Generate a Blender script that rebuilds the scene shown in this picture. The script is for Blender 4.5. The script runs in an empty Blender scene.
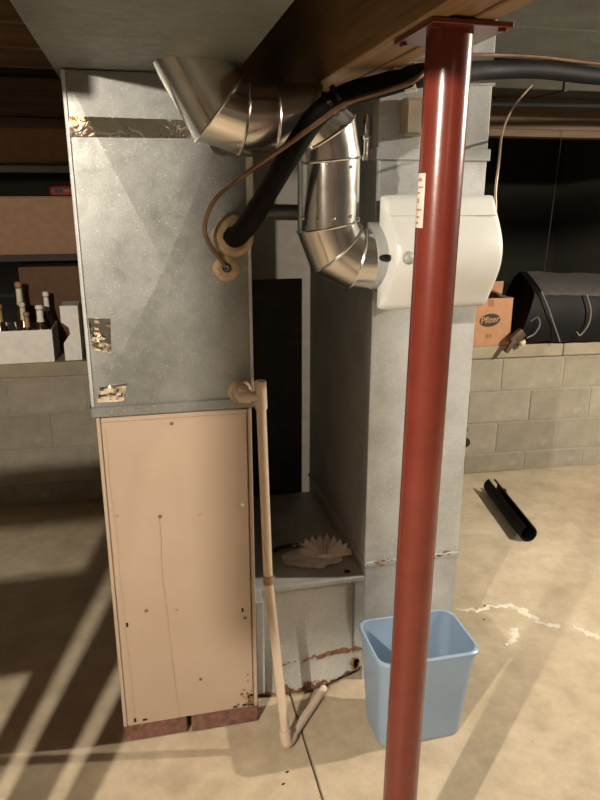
import bpy, bmesh, math, random
from mathutils import Vector, Matrix, noise
random.seed(7)
R = math.radians
scene = bpy.context.scene
col = scene.collection

# ------------------------------------------------------------------ camera
cam_d = bpy.data.cameras.new('camera')
cam = bpy.data.objects.new('camera', cam_d)
col.objects.link(cam)
cam.location = (0, 0, 1.65)
cam.rotation_euler = (R(90 - 16.6), 0, R(-13))
cam_d.sensor_fit = 'VERTICAL'
cam_d.sensor_height = 24
cam_d.lens = 24 * 680 / 800
cam_d.clip_start = 0.02
scene.camera = cam

# ------------------------------------------------------------------ world, lights, exposure
world = bpy.data.worlds.new('world')
scene.world = world
world.use_nodes = True
world.node_tree.nodes['Background'].inputs[0].default_value = (0.9, 0.8, 0.65, 1)
world.node_tree.nodes['Background'].inputs[1].default_value = 0.002
vs = scene.view_settings
vs.view_transform = 'Standard'
vs.look = 'None'
vs.gamma = 1
vs.use_curve_mapping = False
vs.exposure = 1.45


def point_light(name, loc, power, color=(1, 0.88, 0.725), rad=0.035):
    l = bpy.data.lights.new(name, 'POINT')
    l.energy = power
    l.color = color
    l.shadow_soft_size = rad
    o = bpy.data.objects.new(name, l)
    o.location = loc
    col.objects.link(o)
    return o


# bare basement bulbs between the joists: one behind left, one to the right
point_light('bulb_light_behind', (-0.98, -0.28, 2.075), 136, rad=0.02)
point_light('bulb_light_right', (2.90, 1.45, 2.10), 120, rad=0.025)
point_light('fill_light_far', (0.75, -2.6, 2.10), 5)  # weak fill light added behind the viewer

# ------------------------------------------------------------------ node helpers


REFL = 0.68


class NT:
    def __init__(self, name):
        self.m = bpy.data.materials.new(name)
        self.m.use_nodes = True
        self.t = self.m.node_tree
        self.t.nodes.clear()
        self.out = self.t.nodes.new('ShaderNodeOutputMaterial')
        self.b = self.t.nodes.new('ShaderNodeBsdfPrincipled')
        self.t.links.new(self.b.outputs[0], self.out.inputs[0])
        self._co = None

    def n(self, typ, **kw):
        nd = self.t.nodes.new(typ)
        for k, v in kw.items():
            setattr(nd, k, v)
        return nd

    def l(self, a, b):
        self.t.links.new(a, b)

    def co(self, scale=(1, 1, 1)):
        tc = self.n('ShaderNodeTexCoord')
        mp = self.n('ShaderNodeMapping')
        mp.inputs['Scale'].default_value = scale
        self.l(tc.outputs['Object'], mp.inputs['Vector'])
        return mp.outputs[0]

    def noise(self, scale, detail=4, rough=0.55, sc=(1, 1, 1), dist=0):
        nd = self.n('ShaderNodeTexNoise')
        nd.inputs['Scale'].default_value = scale
        nd.inputs['Detail'].default_value = detail
        nd.inputs['Roughness'].default_value = rough
        nd.inputs['Distortion'].default_value = dist
        self.l(self.co(sc), nd.inputs['Vector'])
        return nd.outputs[0]

    def voro(self, scale, sc=(1, 1, 1)):
        nd = self.n('ShaderNodeTexVoronoi')
        nd.inputs['Scale'].default_value = scale
        self.l(self.co(sc), nd.inputs['Vector'])
        return nd

    def ramp(self, fac, stops):
        nd = self.n('ShaderNodeValToRGB')
        e = nd.color_ramp.elements
        while len(e) < len(stops):
            e.new(0.5)
        for el, (p, c) in zip(e, stops):
            el.position = p
            el.color = c if len(c) == 4 else (*c, 1)
        self.l(fac, nd.inputs[0])
        return nd.outputs[0]

    def mix(self, fac, a, b, mode='MIX'):
        nd = self.n('ShaderNodeMix', data_type='RGBA', blend_type=mode)
        if isinstance(fac, (int, float)):
            nd.inputs[0].default_value = fac
        else:
            self.l(fac, nd.inputs[0])
        for i, v in ((6, a), (7, b)):
            if isinstance(v, tuple):
                nd.inputs[i].default_value = v if len(v) == 4 else (*v, 1)
            else:
                self.l(v, nd.inputs[i])
        return nd.outputs[2]

    def math(self, op, a, b=0.0, clamp=False):
        nd = self.n('ShaderNodeMath', operation=op, use_clamp=clamp)
        for i, v in ((0, a), (1, b)):
            if isinstance(v, (int, float)):
                nd.inputs[i].default_value = v
            else:
                self.l(v, nd.inputs[i])
        return nd.outputs[0]

    def z(self):
        tc = self.n('ShaderNodeTexCoord')
        s = self.n('ShaderNodeSeparateXYZ')
        self.l(tc.outputs['Object'], s.inputs[0])
        return s.outputs

    def rnd(self):
        return self.n('ShaderNodeObjectInfo').outputs['Random']

    def bump(self, h, strength=0.3, dist=0.01):
        nd = self.n('ShaderNodeBump')
        nd.inputs['Strength'].default_value = strength
        nd.inputs['Distance'].default_value = dist
        self.l(h, nd.inputs['Height'])
        self.l(nd.outputs[0], self.b.inputs['Normal'])

    def done(self, color=None, rough=0.5, metal=0.0, spec=0.5):
        b = self.b
        if color is not None:
            if isinstance(color, tuple):
                b.inputs['Base Color'].default_value = (*color[:3], 1)
            else:
                if metal < 0.8:        # overall reflectance, scaled down so less light bounces between surfaces
                    color = self.mix(1.0, color, (REFL, REFL, REFL), 'MULTIPLY')
                self.l(color, b.inputs['Base Color'])
        if isinstance(rough, (int, float)):
            b.inputs['Roughness'].default_value = rough
        else:
            self.l(rough, b.inputs['Roughness'])
        b.inputs['Metallic'].default_value = metal
        b.inputs['Specular IOR Level'].default_value = spec
        return self.m


M = {}


def plain(name, c, rough=0.5, metal=0.0, var=0.12, vs_=25, bump=0.0, spec=0.5):
    t = NT(name)
    f = t.noise(vs_, 3)
    cc = t.ramp(f, [(0.3, tuple(x * (1 - var) for x in c)), (0.7, tuple(min(1, x * (1 + var)) for x in c))])
    if bump:
        t.bump(t.noise(vs_ * 6, 3), bump, 0.004)
    M[name] = t.done(cc, rough, metal, spec)
    return M[name]


def galv(name, lo, hi, metal=0.45, rough=0.42, rust=None, smudge=True):
    t = NT(name)
    sp = t.voro(240)
    g = t.ramp(sp.outputs['Color'], [(0.0, lo), (1.0, hi)])
    if smudge:
        sm = t.ramp(t.noise(5, 5, 0.6), [(0.35, (0.78, 0.78, 0.76)), (0.65, (1.08, 1.08, 1.08))])
        g = t.mix(1.0, g, sm, 'MULTIPLY')
    fl = t.ramp(t.noise(220, 2), [(0.64, (0, 0, 0)), (0.72, (1, 1, 1))])
    g = t.mix(fl, g, tuple(min(1, x * 1.5) for x in hi))
    if rust:
        z0, z1 = rust
        z = t.z()[2]
        k = t.math('MULTIPLY', t.math('SUBTRACT', z1, z), 1 / (z1 - z0), True)
        nn = t.noise(14, 5, 0.65)
        k = t.math('GREATER_THAN', t.math('ADD', k, nn), 1.28)
        rc = t.ramp(t.noise(60, 3), [(0.3, (0.10, 0.035, 0.015)), (0.7, (0.34, 0.17, 0.09))])
        g = t.mix(k, g, rc)
    t.bump(t.noise(6, 2), 0.12, 0.02)
    rg = t.ramp(t.noise(30, 3), [(0.3, (rough - .07,) * 3), (0.7, (rough + .1,) * 3)])
    M[name] = t.done(g, rg, metal)
    return M[name]


galv('galvanised', (0.29, 0.303, 0.295), (0.36, 0.374, 0.365), 0.5, 0.42)
galv('galvanised_bright', (0.62, 0.65, 0.66), (0.74, 0.77, 0.78), 0.25, 0.42)
galv('galvanised_dull', (0.24, 0.26, 0.24), (0.29, 0.31, 0.29), 0.45, 0.5)
galv('galvanised_rusty', (0.56, 0.56, 0.53), (0.68, 0.68, 0.65), 0.25, 0.45, rust=(0.0, 0.17))
t = NT('pipe_metal')
c = t.ramp(t.noise(9, 4), [(0.3, (0.60, 0.58, 0.54)), (0.7, (0.70, 0.68, 0.64))])
t.bump(t.noise(8, 1), 0.05, 0.01)
M['pipe_metal'] = t.done(c, t.ramp(t.noise(14, 3), [(0.3, (0.16,) * 3), (0.7, (0.25,) * 3)]), 0.95)

# crumpled aluminium tape
t = NT('foil')
t.bump(t.noise(22, 2, 0.5, dist=1.0), 0.25, 0.01)
M['foil'] = t.done((0.85, 0.83, 0.80), 0.06, 1.0)

# concrete floor
t = NT('concrete_floor')
a = t.ramp(t.noise(1.3, 6, 0.6), [(0.3, (0.53, 0.435, 0.31)), (0.5, (0.66, 0.56, 0.415)), (0.7, (0.80, 0.70, 0.54))])
b = t.ramp(t.noise(9, 6, 0.7), [(0.35, (0.82, 0.80, 0.76)), (0.65, (1.08, 1.07, 1.05))])
c = t.mix(1.0, a, b, 'MULTIPLY')
d = t.ramp(t.noise(2.7, 5, 0.75, dist=0.6), [(0.56, (0, 0, 0)), (0.70, (1, 1, 1))])
c = t.mix(t.math('MULTIPLY', d, 0.35), c, (0.36, 0.29, 0.20))
sp = t.ramp(t.noise(70, 2), [(0.74, (0, 0, 0)), (0.78, (1, 1, 1))])
c = t.mix(t.math('MULTIPLY', sp, 0.5), c, (0.24, 0.19, 0.14))
t.bump(t.noise(45, 4), 0.10, 0.004)
M['concrete_floor'] = t.done(c, t.ramp(t.noise(4, 3), [(0.3, (0.42,) * 3), (0.7, (0.6,) * 3)]))

t = NT('block')
r = t.ramp(t.rnd(), [(0, (0.35, 0.32, 0.255)), (1, (0.44, 0.40, 0.325))])
s = t.ramp(t.noise(8, 6, 0.7), [(0.3, (0.80, 0.79, 0.77)), (0.7, (1.15, 1.15, 1.12))])
c = t.mix(1.0, r, s, 'MULTIPLY')
w = t.ramp(t.noise(5, 5, 0.7), [(0.62, (0, 0, 0)), (0.72, (1, 1, 1))])
c = t.mix(t.math('MULTIPLY', w, 0.5), c, (0.52, 0.50, 0.46))
t.bump(t.noise(120, 3), 0.35, 0.004)
M['block'] = t.done(c, 0.9)
plain('mortar', (0.42, 0.385, 0.32), 0.95, var=0.15)
plain('cap_board', (0.42, 0.36, 0.26), 0.8, var=0.2, vs_=6)
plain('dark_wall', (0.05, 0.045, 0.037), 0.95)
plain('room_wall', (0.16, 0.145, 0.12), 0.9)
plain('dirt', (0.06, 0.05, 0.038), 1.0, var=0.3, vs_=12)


def wood(name, lo, hi, axis='y', rough=0.6):
    t = NT(name)
    sc = {'y': (1, 0.05, 1), 'x': (0.05, 1, 1), 'z': (1, 1, 0.05)}[axis]
    f = t.noise(55, 5, 0.65, sc, 0.4)
    c = t.ramp(f, [(0.30, lo), (0.5, tuple((p + q) / 2 for p, q in zip(lo, hi))), (0.72, hi)])
    rr = t.ramp(t.rnd(), [(0, (0.85,) * 3), (1, (1.12,) * 3)])
    M[name] = t.done(t.mix(1.0, c, rr, 'MULTIPLY'), rough)


wood('beam_wood', (0.20, 0.105, 0.04), (0.40, 0.24, 0.105))
wood('joist_wood', (0.17, 0.09, 0.045), (0.32, 0.19, 0.10), 'x')
wood('subfloor_wood', (0.15, 0.09, 0.05), (0.24, 0.15, 0.085), 'x')
wood('header_wood', (0.085, 0.048, 0.024), (0.17, 0.10, 0.055), 'x', 0.8)
wood('post_wood', (0.28, 0.18, 0.09), (0.42, 0.29, 0.16), 'z')
wood('brown_wood', (0.06, 0.03, 0.015), (0.13, 0.065, 0.03), 'x')

# red oxide paint of the column
t = NT('red_paint')
c = t.ramp(t.noise(14, 5, 0.6), [(0.3, (0.150, 0.024, 0.015)), (0.7, (0.190, 0.033, 0.020))])
ch = t.ramp(t.noise(80, 3, 0.7), [(0.74, (0, 0, 0)), (0.77, (1, 1, 1))])
c = t.mix(t.math('MULTIPLY', ch, 0.35), c, (0.40, 0.13, 0.08))
t.bump(t.noise(60, 2), 0.06, 0.003)
M['red_paint'] = t.done(c, 0.27)

# furnace door enamel: peach beige with faint rust runs
t = NT('enamel')
c = t.ramp(t.noise(3, 4), [(0.3, (0.51, 0.39, 0.29)), (0.7, (0.565, 0.435, 0.33))])
run = t.noise(32, 3, 0.6, (1, 1, 0.03))
k = t.ramp(run, [(0.70, (0, 0, 0)), (0.75, (1, 1, 1))])
c = t.mix(t.math('MULTIPLY', k, 0.25), c, (0.40, 0.22, 0.10))
spt = t.ramp(t.noise(26, 4, 0.7), [(0.72, (0, 0, 0)), (0.76, (1, 1, 1))])
c = t.mix(t.math('MULTIPLY', spt, 0.5), c, (0.42, 0.25, 0.14))
t.bump(t.noise(150, 2), 0.08, 0.002)
M['enamel'] = t.done(c, 0.42)
plain('enamel_edge', (0.50, 0.34, 0.20), 0.45, var=0.15)
plain('low_bounce_brown', (0.13, 0.085, 0.055), 0.5)  # cabinet sides coloured dark to cut light bounced into the gap
plain('streak', (0.40, 0.27, 0.165), 0.7)
plain('rust_light', (0.36, 0.215, 0.115), 0.9, var=0.3, vs_=60)
plain('rust', (0.26, 0.13, 0.07), 0.9, var=0.5, vs_=60, bump=0.5)
plain('brick', (0.22, 0.105, 0.072), 0.9, var=0.35, vs_=50, bump=0.6)
plain('white_plastic', (0.80, 0.82, 0.79), 0.38, var=0.03)
plain('grey_plastic', (0.42, 0.44, 0.43), 0.45, var=0.04)
plain('pvc', (0.74, 0.60, 0.47), 0.38, var=0.06)
plain('pvc_joint', (0.36, 0.22, 0.12), 0.5, var=0.2)
plain('putty', (0.50, 0.36, 0.21), 0.85, var=0.2, vs_=40, bump=0.5)
plain('black_foam', (0.005, 0.005, 0.005), 0.65, var=0.3, spec=0.12)
plain('black_plastic', (0.010, 0.010, 0.010), 0.22)
plain('dull_olive', (0.05, 0.047, 0.035), 0.85, spec=0.1)
plain('cord_grey', (0.20, 0.185, 0.165), 0.6)
plain('black_cloth', (0.003, 0.003, 0.003), 0.6, var=0.3, vs_=60, bump=0.2, spec=0.2)
plain('grey_cloth', (0.085, 0.078, 0.07), 0.5, var=0.25, vs_=40, bump=0.3)
plain('copper', (0.21, 0.115, 0.065), 0.35, 0.5, var=0.25)
plain('pale_copper', (0.60, 0.46, 0.34), 0.4, 0.5)
plain('steel', (0.5, 0.5, 0.48), 0.3, 0.9)
plain('blue_plastic', (0.36, 0.50, 0.68), 0.36, var=0.03, vs_=8)
plain('carton', (0.56, 0.29, 0.155), 0.8, var=0.08)
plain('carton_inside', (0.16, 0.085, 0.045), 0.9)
plain('carton_brown', (0.33, 0.19, 0.11), 0.85, var=0.1)
plain('white_carton', (1.2, 1.15, 1.05), 0.7, var=0.0)
plain('print_black', (0.02, 0.014, 0.01), 0.6)
plain('print_faded', (0.36, 0.16, 0.08), 0.8)
plain('slot_dark', (0.008, 0.007, 0.006), 0.9)
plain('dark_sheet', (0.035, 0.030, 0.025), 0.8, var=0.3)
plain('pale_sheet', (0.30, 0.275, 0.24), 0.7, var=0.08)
plain('paper', (1.05, 0.92, 0.80), 0.85, var=0.15, vs_=30)
plain('grey_paper', (0.60, 0.60, 0.56), 0.8, var=0.15)
plain('label_white', (0.74, 0.66, 0.58), 0.6)
plain('label_print', (0.45, 0.20, 0.16), 0.6)
plain('crack_fill', (0.92, 0.84, 0.72), 0.9, var=0.12, vs_=60)
plain('bottle_glass', (0.05, 0.022, 0.010), 0.12, var=0.2)
plain('gold_foil', (0.62, 0.42, 0.18), 0.4, 0.3)
plain('bottle_label', (0.95, 0.88, 0.74), 0.6)
plain('amber_label', (0.50, 0.27, 0.11), 0.6)
plain('red_plastic', (0.30, 0.03, 0.02), 0.5)
plain('cream', (0.80, 0.70, 0.52), 0.5)
plain('junction_beige', (0.50, 0.44, 0.33), 0.5)

# ------------------------------------------------------------------ mesh builder


class MB:
    def __init__(self):
        self.v = []
        self.f = []

    def add(self, vs_, fs):
        o = len(self.v)
        self.v += [tuple(p) for p in vs_]
        self.f += [tuple(i + o for i in q) for q in fs]
        return self

    def box(self, x0, x1, y0, y1, z0, z1, bev=0.0, mat=None, seg=1):
        bm = bmesh.new()
        bmesh.ops.create_cube(bm, size=1)
        for v in bm.verts:
            v.co = Vector(((x0 + x1) / 2 + v.co.x * (x1 - x0), (y0 + y1) / 2 + v.co.y * (y1 - y0),
                           (z0 + z1) / 2 + v.co.z * (z1 - z0)))
        if bev:
            bmesh.ops.bevel(bm, geom=list(bm.edges), offset=bev, segments=seg, affect='EDGES', profile=0.5)
        if mat:
            bm.transform(mat)
        bm.verts.index_update()
        self.add([v.co[:] for v in bm.verts], [[v.index for v in f.verts] for f in bm.faces])
        bm.free()
        return self

    def rings(self, rings, cap0=True, cap1=True, closed=True):
        n = len(rings[0])
        o = len(self.v)
        for r_ in rings:
            self.v += [tuple(p) for p in r_]
        for i in range(len(rings) - 1):
            for j in range(n if closed else n - 1):
                k = (j + 1) % n
                self.f.append((o + i * n + j, o + i * n + k, o + (i + 1) * n + k, o + (i + 1) * n + j))
        if cap0:
            self.f.append(tuple(o + j for j in reversed(range(n))))
        if cap1:
            e = o + (len(rings) - 1) * n
            self.f.append(tuple(e + j for j in range(n)))
        return self

    def tube(self, pts, r, n=14, smooth=0, caps=True):
        P = [Vector(p) for p in pts]
        if smooth:
            Q = []
            for i in range(len(P) - 1):
                p0, p1, p2, p3 = P[max(i - 1, 0)], P[i], P[i + 1], P[min(i + 2, len(P) - 1)]
                for s in range(smooth):
                    u = s / smooth
                    Q.append(0.5 * ((2 * p1) + (p2 - p0) * u + (2 * p0 - 5 * p1 + 4 * p2 - p3) * u * u
                                    + (3 * p1 - p0 - 3 * p2 + p3) * u ** 3))
            Q.append(P[-1])
            P = Q
        T = []
        for i in range(len(P)):
            d = (P[min(i + 1, len(P) - 1)] - P[max(i - 1, 0)]).normalized()
            T.append(d)
        up = Vector((0, 0, 1)) if abs(T[0].z) < 0.9 else Vector((0, 1, 0))
        e = T[0].cross(up).normalized()
        rs = []
        for i, p in enumerate(P):
            e = (e - T[i] * e.dot(T[i])).normalized()
            b_ = T[i].cross(e)
            rr = r[min(int(i * len(r) / len(P)), len(r) - 1)] if isinstance(r, (list, tuple)) else r
            rs.append([p + (e * math.cos(2 * math.pi * j / n) + b_ * math.sin(2 * math.pi * j / n)) * rr
                       for j in range(n)])
        return self.rings(rs, caps, caps)

    def lathe(self, base, axis, prof, n=20, cap=True):
        a = Vector(axis).normalized()
        e = a.cross(Vector((0, 0, 1)) if abs(a.z) < 0.9 else Vector((0, 1, 0))).normalized()
        b_ = a.cross(e)
        bs = Vector(base)
        rs = [[bs + a * h + (e * math.cos(2 * math.pi * j / n) + b_ * math.sin(2 * math.pi * j / n)) * max(r_, 1e-4)
               for j in range(n)] for r_, h in prof]
        return self.rings(rs, cap, cap)

    def prism(self, poly, vec):
        """planar polygon (3-D points) extruded along vec"""
        n = len(poly)
        v = Vector(vec)
        a = [Vector(p) for p in poly]
        return self.rings([a, [p + v for p in a]])

    def build(self, name, mat, parent=None, sharp=35):
        vs_ = self.v
        if parent is None:
            xs = [p[0] for p in vs_]
            ys = [p[1] for p in vs_]
            o = Vector(((min(xs) + max(xs)) / 2, (min(ys) + max(ys)) / 2, min(p[2] for p in vs_)))
            par = None
        else:
            o = WL(parent)
        me = bpy.data.meshes.new(name)
        me.from_pydata([(p[0] - o.x, p[1] - o.y, p[2] - o.z) for p in vs_], [], self.f)
        bm = bmesh.new()
        bm.from_mesh(me)
        bmesh.ops.recalc_face_normals(bm, faces=bm.faces)
        bm.to_mesh(me)
        bm.free()
        me.polygons.foreach_set('use_smooth', [True] * len(me.polygons))
        me.set_sharp_from_angle(angle=R(sharp))
        me.materials.append(M[mat])
        ob = bpy.data.objects.new(name, me)
        col.objects.link(ob)
        if parent is None:
            ob.location = o
        else:
            ob.parent = parent
        return ob


def WL(o):
    v = Vector((0, 0, 0))
    while o:
        v += o.location
        o = o.parent
    return v


def tag(o, label, cat, group=None, kind=None):
    o['label'] = label
    if cat:
        o['category'] = cat
    if group:
        o['group'] = group
    if kind:
        o['kind'] = kind
    return o


def thing(name, loc, label, cat, group=None):
    o = bpy.data.objects.new(name, None)
    o.empty_display_size = 0.1
    col.objects.link(o)
    o.location = loc
    return tag(o, label, cat, group)


def struct(name, label, loc=(0, 0, 0)):
    o = bpy.data.objects.new(name, None)
    col.objects.link(o)
    o.location = loc
    o['kind'] = 'structure'
    o['label'] = label
    return o


def sbuild(mb, name, mat, label):
    o = mb.build(name, mat)
    o['kind'] = 'structure'
    o['label'] = label
    return o


def box(x0, x1, y0, y1, z0, z1, bev=0.0, seg=1):
    return MB().box(x0, x1, y0, y1, z0, z1, bev, None, seg)


# ------------------------------------------------------------------ the room
X0, X1, YB = -3.2, 4.3, -3.4
fm = MB()
g0, g1 = 0.407, 0.413                       # control joint cut into the slab
prof = [(X0, -0.15), (X1, -0.15), (X1, 0), (g1 + .002, 0), (g1, -0.004), (g1, -0.02), (g0, -0.02), (g0, -0.004),
        (g0 - .002, 0), (X0, 0)]
fm.prism([(x, YB, z) for x, z in prof], (0, 3.95 - YB, 0))
floor = sbuild(fm, 'floor', 'concrete_floor', 'tan concrete basement floor with a sawn joint')


def ribbon(pts, name):
    """filled crack: an irregular thin raised patch following the points (x, y, half width)"""
    Q = []
    for i in range(len(pts) - 1):
        for s in range(8):
            u = s / 8
            a, b_ = pts[i], pts[i + 1]
            Q.append([a[k] * (1 - u) + b_[k] * u for k in range(3)])
    Q.append(list(pts[-1]))
    rs = []
    for i, q in enumerate(Q):
        a, b_ = Q[max(i - 1, 0)], Q[min(i + 1, len(Q) - 1)]
        d = Vector((b_[0] - a[0], b_[1] - a[1], 0)).normalized()
        nrm = Vector((-d.y, d.x, 0))
        w1 = q[2] * random.uniform(.35, 1.5)
        w2 = q[2] * random.uniform(.35, 1.5)
        c_ = Vector((q[0], q[1], 0)) + nrm * random.uniform(-.008, .008)
        rs.append([c_ + nrm * w1, c_ + nrm * w1 * .6 + Vector((0, 0, .0022)), c_ - nrm * w2 * .6 + Vector((0, 0, .0022)),
                   c_ - nrm * w2])
    MB().rings(rs).build(name, 'crack_fill', floor)


ribbon([(1.19, 2.27, .006), (1.28, 2.235, .013), (1.34, 2.25, .008), (1.43, 2.235, .013), (1.46, 2.18, .024), (1.475, 2.11, .013),
        (1.535, 2.065, .014), (1.55, 2.075, .004)], 'crack_patch')
ribbon([(1.60, 2.055, .004), (1.625, 2.00, .012), (1.66, 1.95, .010), (1.74, 1.89, .004), (1.80, 1.80, .008)], 'crack_patch')
ribbon([(1.36, 2.09, .012), (1.33, 2.03, .014), (1.27, 2.00, .008)], 'crack_patch')

# half-height concrete block wall at the back, one object for each block
ang = R(-3.2)
wall = struct('wall_back', 'half-height grey concrete block wall with a board on top', (1.0, 3.64, 0))
wall.rotation_euler = (0, 0, ang)


def wy(x):
    """world y of the wall face at world x"""
    return 3.64 + math.tan(ang) * (x - 1.0)


def local_child(mb, name, mat, parent):
    """mesh given in the parent's local coordinates"""
    keep = Vector(parent.location)
    me = bpy.data.meshes.new(name)
    me.from_pydata(mb.v, [], mb.f)
    me.polygons.foreach_set('use_smooth', [True] * len(me.polygons))
    me.set_sharp_from_angle(angle=R(35))
    me.materials.append(M[mat])
    o = bpy.data.objects.new(name, me)
    col.objects.link(o)
    o.parent = parent
    return o


local_child(MB().box(-4.25, 3.35, .004, .20, 0, .735), 'mortar_core', 'mortar', wall)
bl = None
for i, (z0, z1) in enumerate([(0, .126), (.126, .326), (.326, .526), (.526, .726)]):
    for k in range(-11, 9):
        x = k * .4 + (.2 if i % 2 else 0) + .07
        if x < -4.2 or x + .4 > 3.35:
            continue
        if i == 0:
            if k == -11 or 'low' not in M:
                pass
        hgt = z1 - z0
        key = 'h%.3f' % hgt
        if key not in M:
            bm_ = MB().box(.004, .396, 0, .15, .004, hgt - .004, .003)
            me_o = local_child(bm_, 'concrete_block', 'block', wall)
            M[key] = me_o.data
            me_o.location = (x, 0, z0)
        else:
            o = bpy.data.objects.new('concrete_block', M[key])
            col.objects.link(o)
            o.parent = wall
            o.location = (x, random.uniform(-.002, .002), z0)
for k in range(4):
    xa = -4.25 + k * 1.9
    local_child(MB().box(xa, xa + 1.896, -.012, .30, .735, .812, .004), 'cap_board', 'cap_board', wall)

# crawl space beyond the half wall
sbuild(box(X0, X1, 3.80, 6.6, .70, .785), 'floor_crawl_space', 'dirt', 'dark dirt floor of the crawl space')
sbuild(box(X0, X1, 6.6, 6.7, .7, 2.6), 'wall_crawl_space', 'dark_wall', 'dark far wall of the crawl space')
sbuild(box(X0 - .1, X0, YB, 6.7, -.15, 2.6), 'wall_left', 'room_wall', 'plain basement wall out of view on the left')
sbuild(box(X1, X1 + .1, YB, 6.7, -.15, 2.6), 'wall_right', 'room_wall', 'plain basement wall out of view on the right')
sbuild(box(X0 - .1, X1 + .1, YB - .1, YB, -.15, 2.6), 'wall_behind', 'room_wall', 'plain basement wall behind the viewer')

ceil = struct('ceiling', 'wooden floor joists and boards overhead')
box(X0, X1, YB, 6.7, 2.37, 2.40).build('subfloor', 'subfloor_wood', ceil)
jm = None
y = YB + .25
while y < 6.5:
    if jm is None:
        j = box(X0, X1, -.019, .019, 2.178, 2.37).build('joist', 'joist_wood', ceil)
        jm = j.data
    else:
        j = bpy.data.objects.new('joist', jm)
        col.objects.link(j)
        j.parent = ceil
    j.location = (0, y, 0)
    y += .406
# header over the opening of the crawl space
hd = struct('trim_1', 'wooden header boards over the crawl space opening')
for k in range(2):
    box(X0, X1, 3.60 + k * .042, 3.638 + k * .042, 2.005, 2.176, .003).build('header_board', 'header_wood', hd)
box(X0, X1, 3.585, 3.70, 1.967, 2.004, .003).build('header_board', 'header_wood', hd)

# ------------------------------------------------------------------ beam and column
beam = thing('wooden_beam', (0.497, 1.6, 1.910), 'built-up wooden ceiling beam of three planks resting on the red column', 'beam')
for k in range(3):
    xa = .438 + k * .0395
    box(xa, xa + .038, -3.3, 3.55, 1.910 + (.003 if k % 2 else 0), 2.174, .002).build('plank', 'beam_wood', beam)

pole = thing('steel_column', (0.495, 1.121, 0), 'red painted round steel column holding up the wooden beam', 'column')
MB().lathe((.495, 1.121, 0.008), (0, 0, 1), [(.0373, 0), (.0373, 1.894)], 48).build('shaft', 'red_paint', pole)
pm = box(.440, .574, 1.062, 1.227, 1.901, 1.909, .001)
pm.build('top_plate', 'red_paint', pole)
box(.43, .56, 1.05, 1.19, 0, .009, .001).build('base_plate', 'red_paint', pole)
for dx, dy in ((.452, 1.076), (.562, 1.076), (.452, 1.213), (.562, 1.213)):
    MB().lathe((dx, dy, 1.901), (0, 0, -1), [(.007, -.001), (.007, .004), (.004, .005)], 6).build('bolt', 'red_paint', pole)


def curved_patch(a0, a1, z0, z1, rad, th, name, mat, parent, n=8):
    rs = []
    for i in range(n + 1):
        a_ = R(a0 + (a1 - a0) * i / n)
        c_, s_ = math.cos(a_), math.sin(a_)
        p = lambda rr, zz: Vector((.495 + rr * c_, 1.121 + rr * s_, zz))
        rs.append([p(rad, z0), p(rad + th, z0), p(rad + th, z1), p(rad, z1)])
    return MB().rings(rs).build(name, mat, parent)


st = curved_patch(171, 206, 1.600, 1.688, .0373, .0006, 'sticker', 'label_white', pole)
st['label'] = 'pale printed sticker wrapped on the column'
for i, (zz, hh, a0, a1) in enumerate([(1.675, .005, 176, 194), (1.664, .003, 176, 200), (1.655, .003, 176, 190), (1.640, .008, 176, 186),
                                      (1.628, .003, 176, 198), (1.616, .003, 176, 192), (1.606, .004, 176, 188)]):
    curved_patch(a0, a1, zz, zz + hh, .0379, .0002, 'print_line', 'label_print', st, 4)

pole.location.x -= .011
pole.rotation_euler = (0, .0105, 0)      # the column leans a little

# ------------------------------------------------------------------ supply trunk, plenum, furnace
trunk = thing('supply_trunk_duct', (0.055, 1.0, 1.937), 'wide flat galvanised supply duct overhead above the furnace', 'duct')
box(-.170, .257, -2.6, 2.55, 1.939, 2.14, .002).build('duct_body', 'galvanised_dull', trunk)
for yy in (.86, -.35, -1.5):
    box(-.178, .265, yy, yy + .022, 1.934, 2.148, .002).build('drive_cleat', 'galvanised_dull', trunk)

plen = thing('furnace_plenum', (0.066, 2.15, 1.09), 'large galvanised supply plenum box with foil tape on top of the beige furnace', 'plenum')
PC = (.061, 1.478, .011)                    # apex of the cross-broken (X-creased) front sheet: x, z, rise


def plen_y(x, z):
    u = (x + .150) / (PC[0] + .150) if x < PC[0] else (.282 - x) / (.282 - PC[0])
    w = (z - 1.10) / (PC[1] - 1.10) if z < PC[1] else (1.936 - z) / (1.936 - PC[1])
    return 1.82 - PC[2] * max(0, min(1, u, w))


m = MB()
m.add([(-.15, 1.82, 1.10), (.282, 1.82, 1.10), (.282, 1.82, 1.936), (-.15, 1.82, 1.936), (PC[0], 1.82 - PC[2], PC[1]),
       (-.15, 2.52, 1.10), (.282, 2.52, 1.10), (.282, 2.52, 1.936), (-.15, 2.52, 1.936)],
      [(0, 1, 4), (1, 2, 4), (2, 3, 4), (3, 0, 4), (5, 6, 7, 8), (0, 1, 6, 5), (1, 2, 7, 6), (2, 3, 8, 7), (3, 0, 5, 8)])
m.build('plenum_box', 'galvanised', plen, sharp=2)
box(-.158, .288, 1.812, 2.53, 1.082, 1.112, .003).build('bottom_flange', 'galvanised', plen)
box(-.153, -.144, 1.8155, 1.822, 1.112, 1.936, .001).build('corner_fold', 'galvanised_bright', plen)
MB().rings([[(.277, 1.8196, z), (.280, 1.812, z), (.288, 1.810, z), (.295, 1.815, z), (.295, 1.830, z), (.277, 1.83, z)]
            for z in (1.57, 1.742, 1.748)]).build('edge_channel', 'white_plastic', plen)
box(.278, .287, 1.8165, 1.83, 1.113, 1.57, .001).build('corner_fold', 'galvanised_bright', plen)


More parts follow.
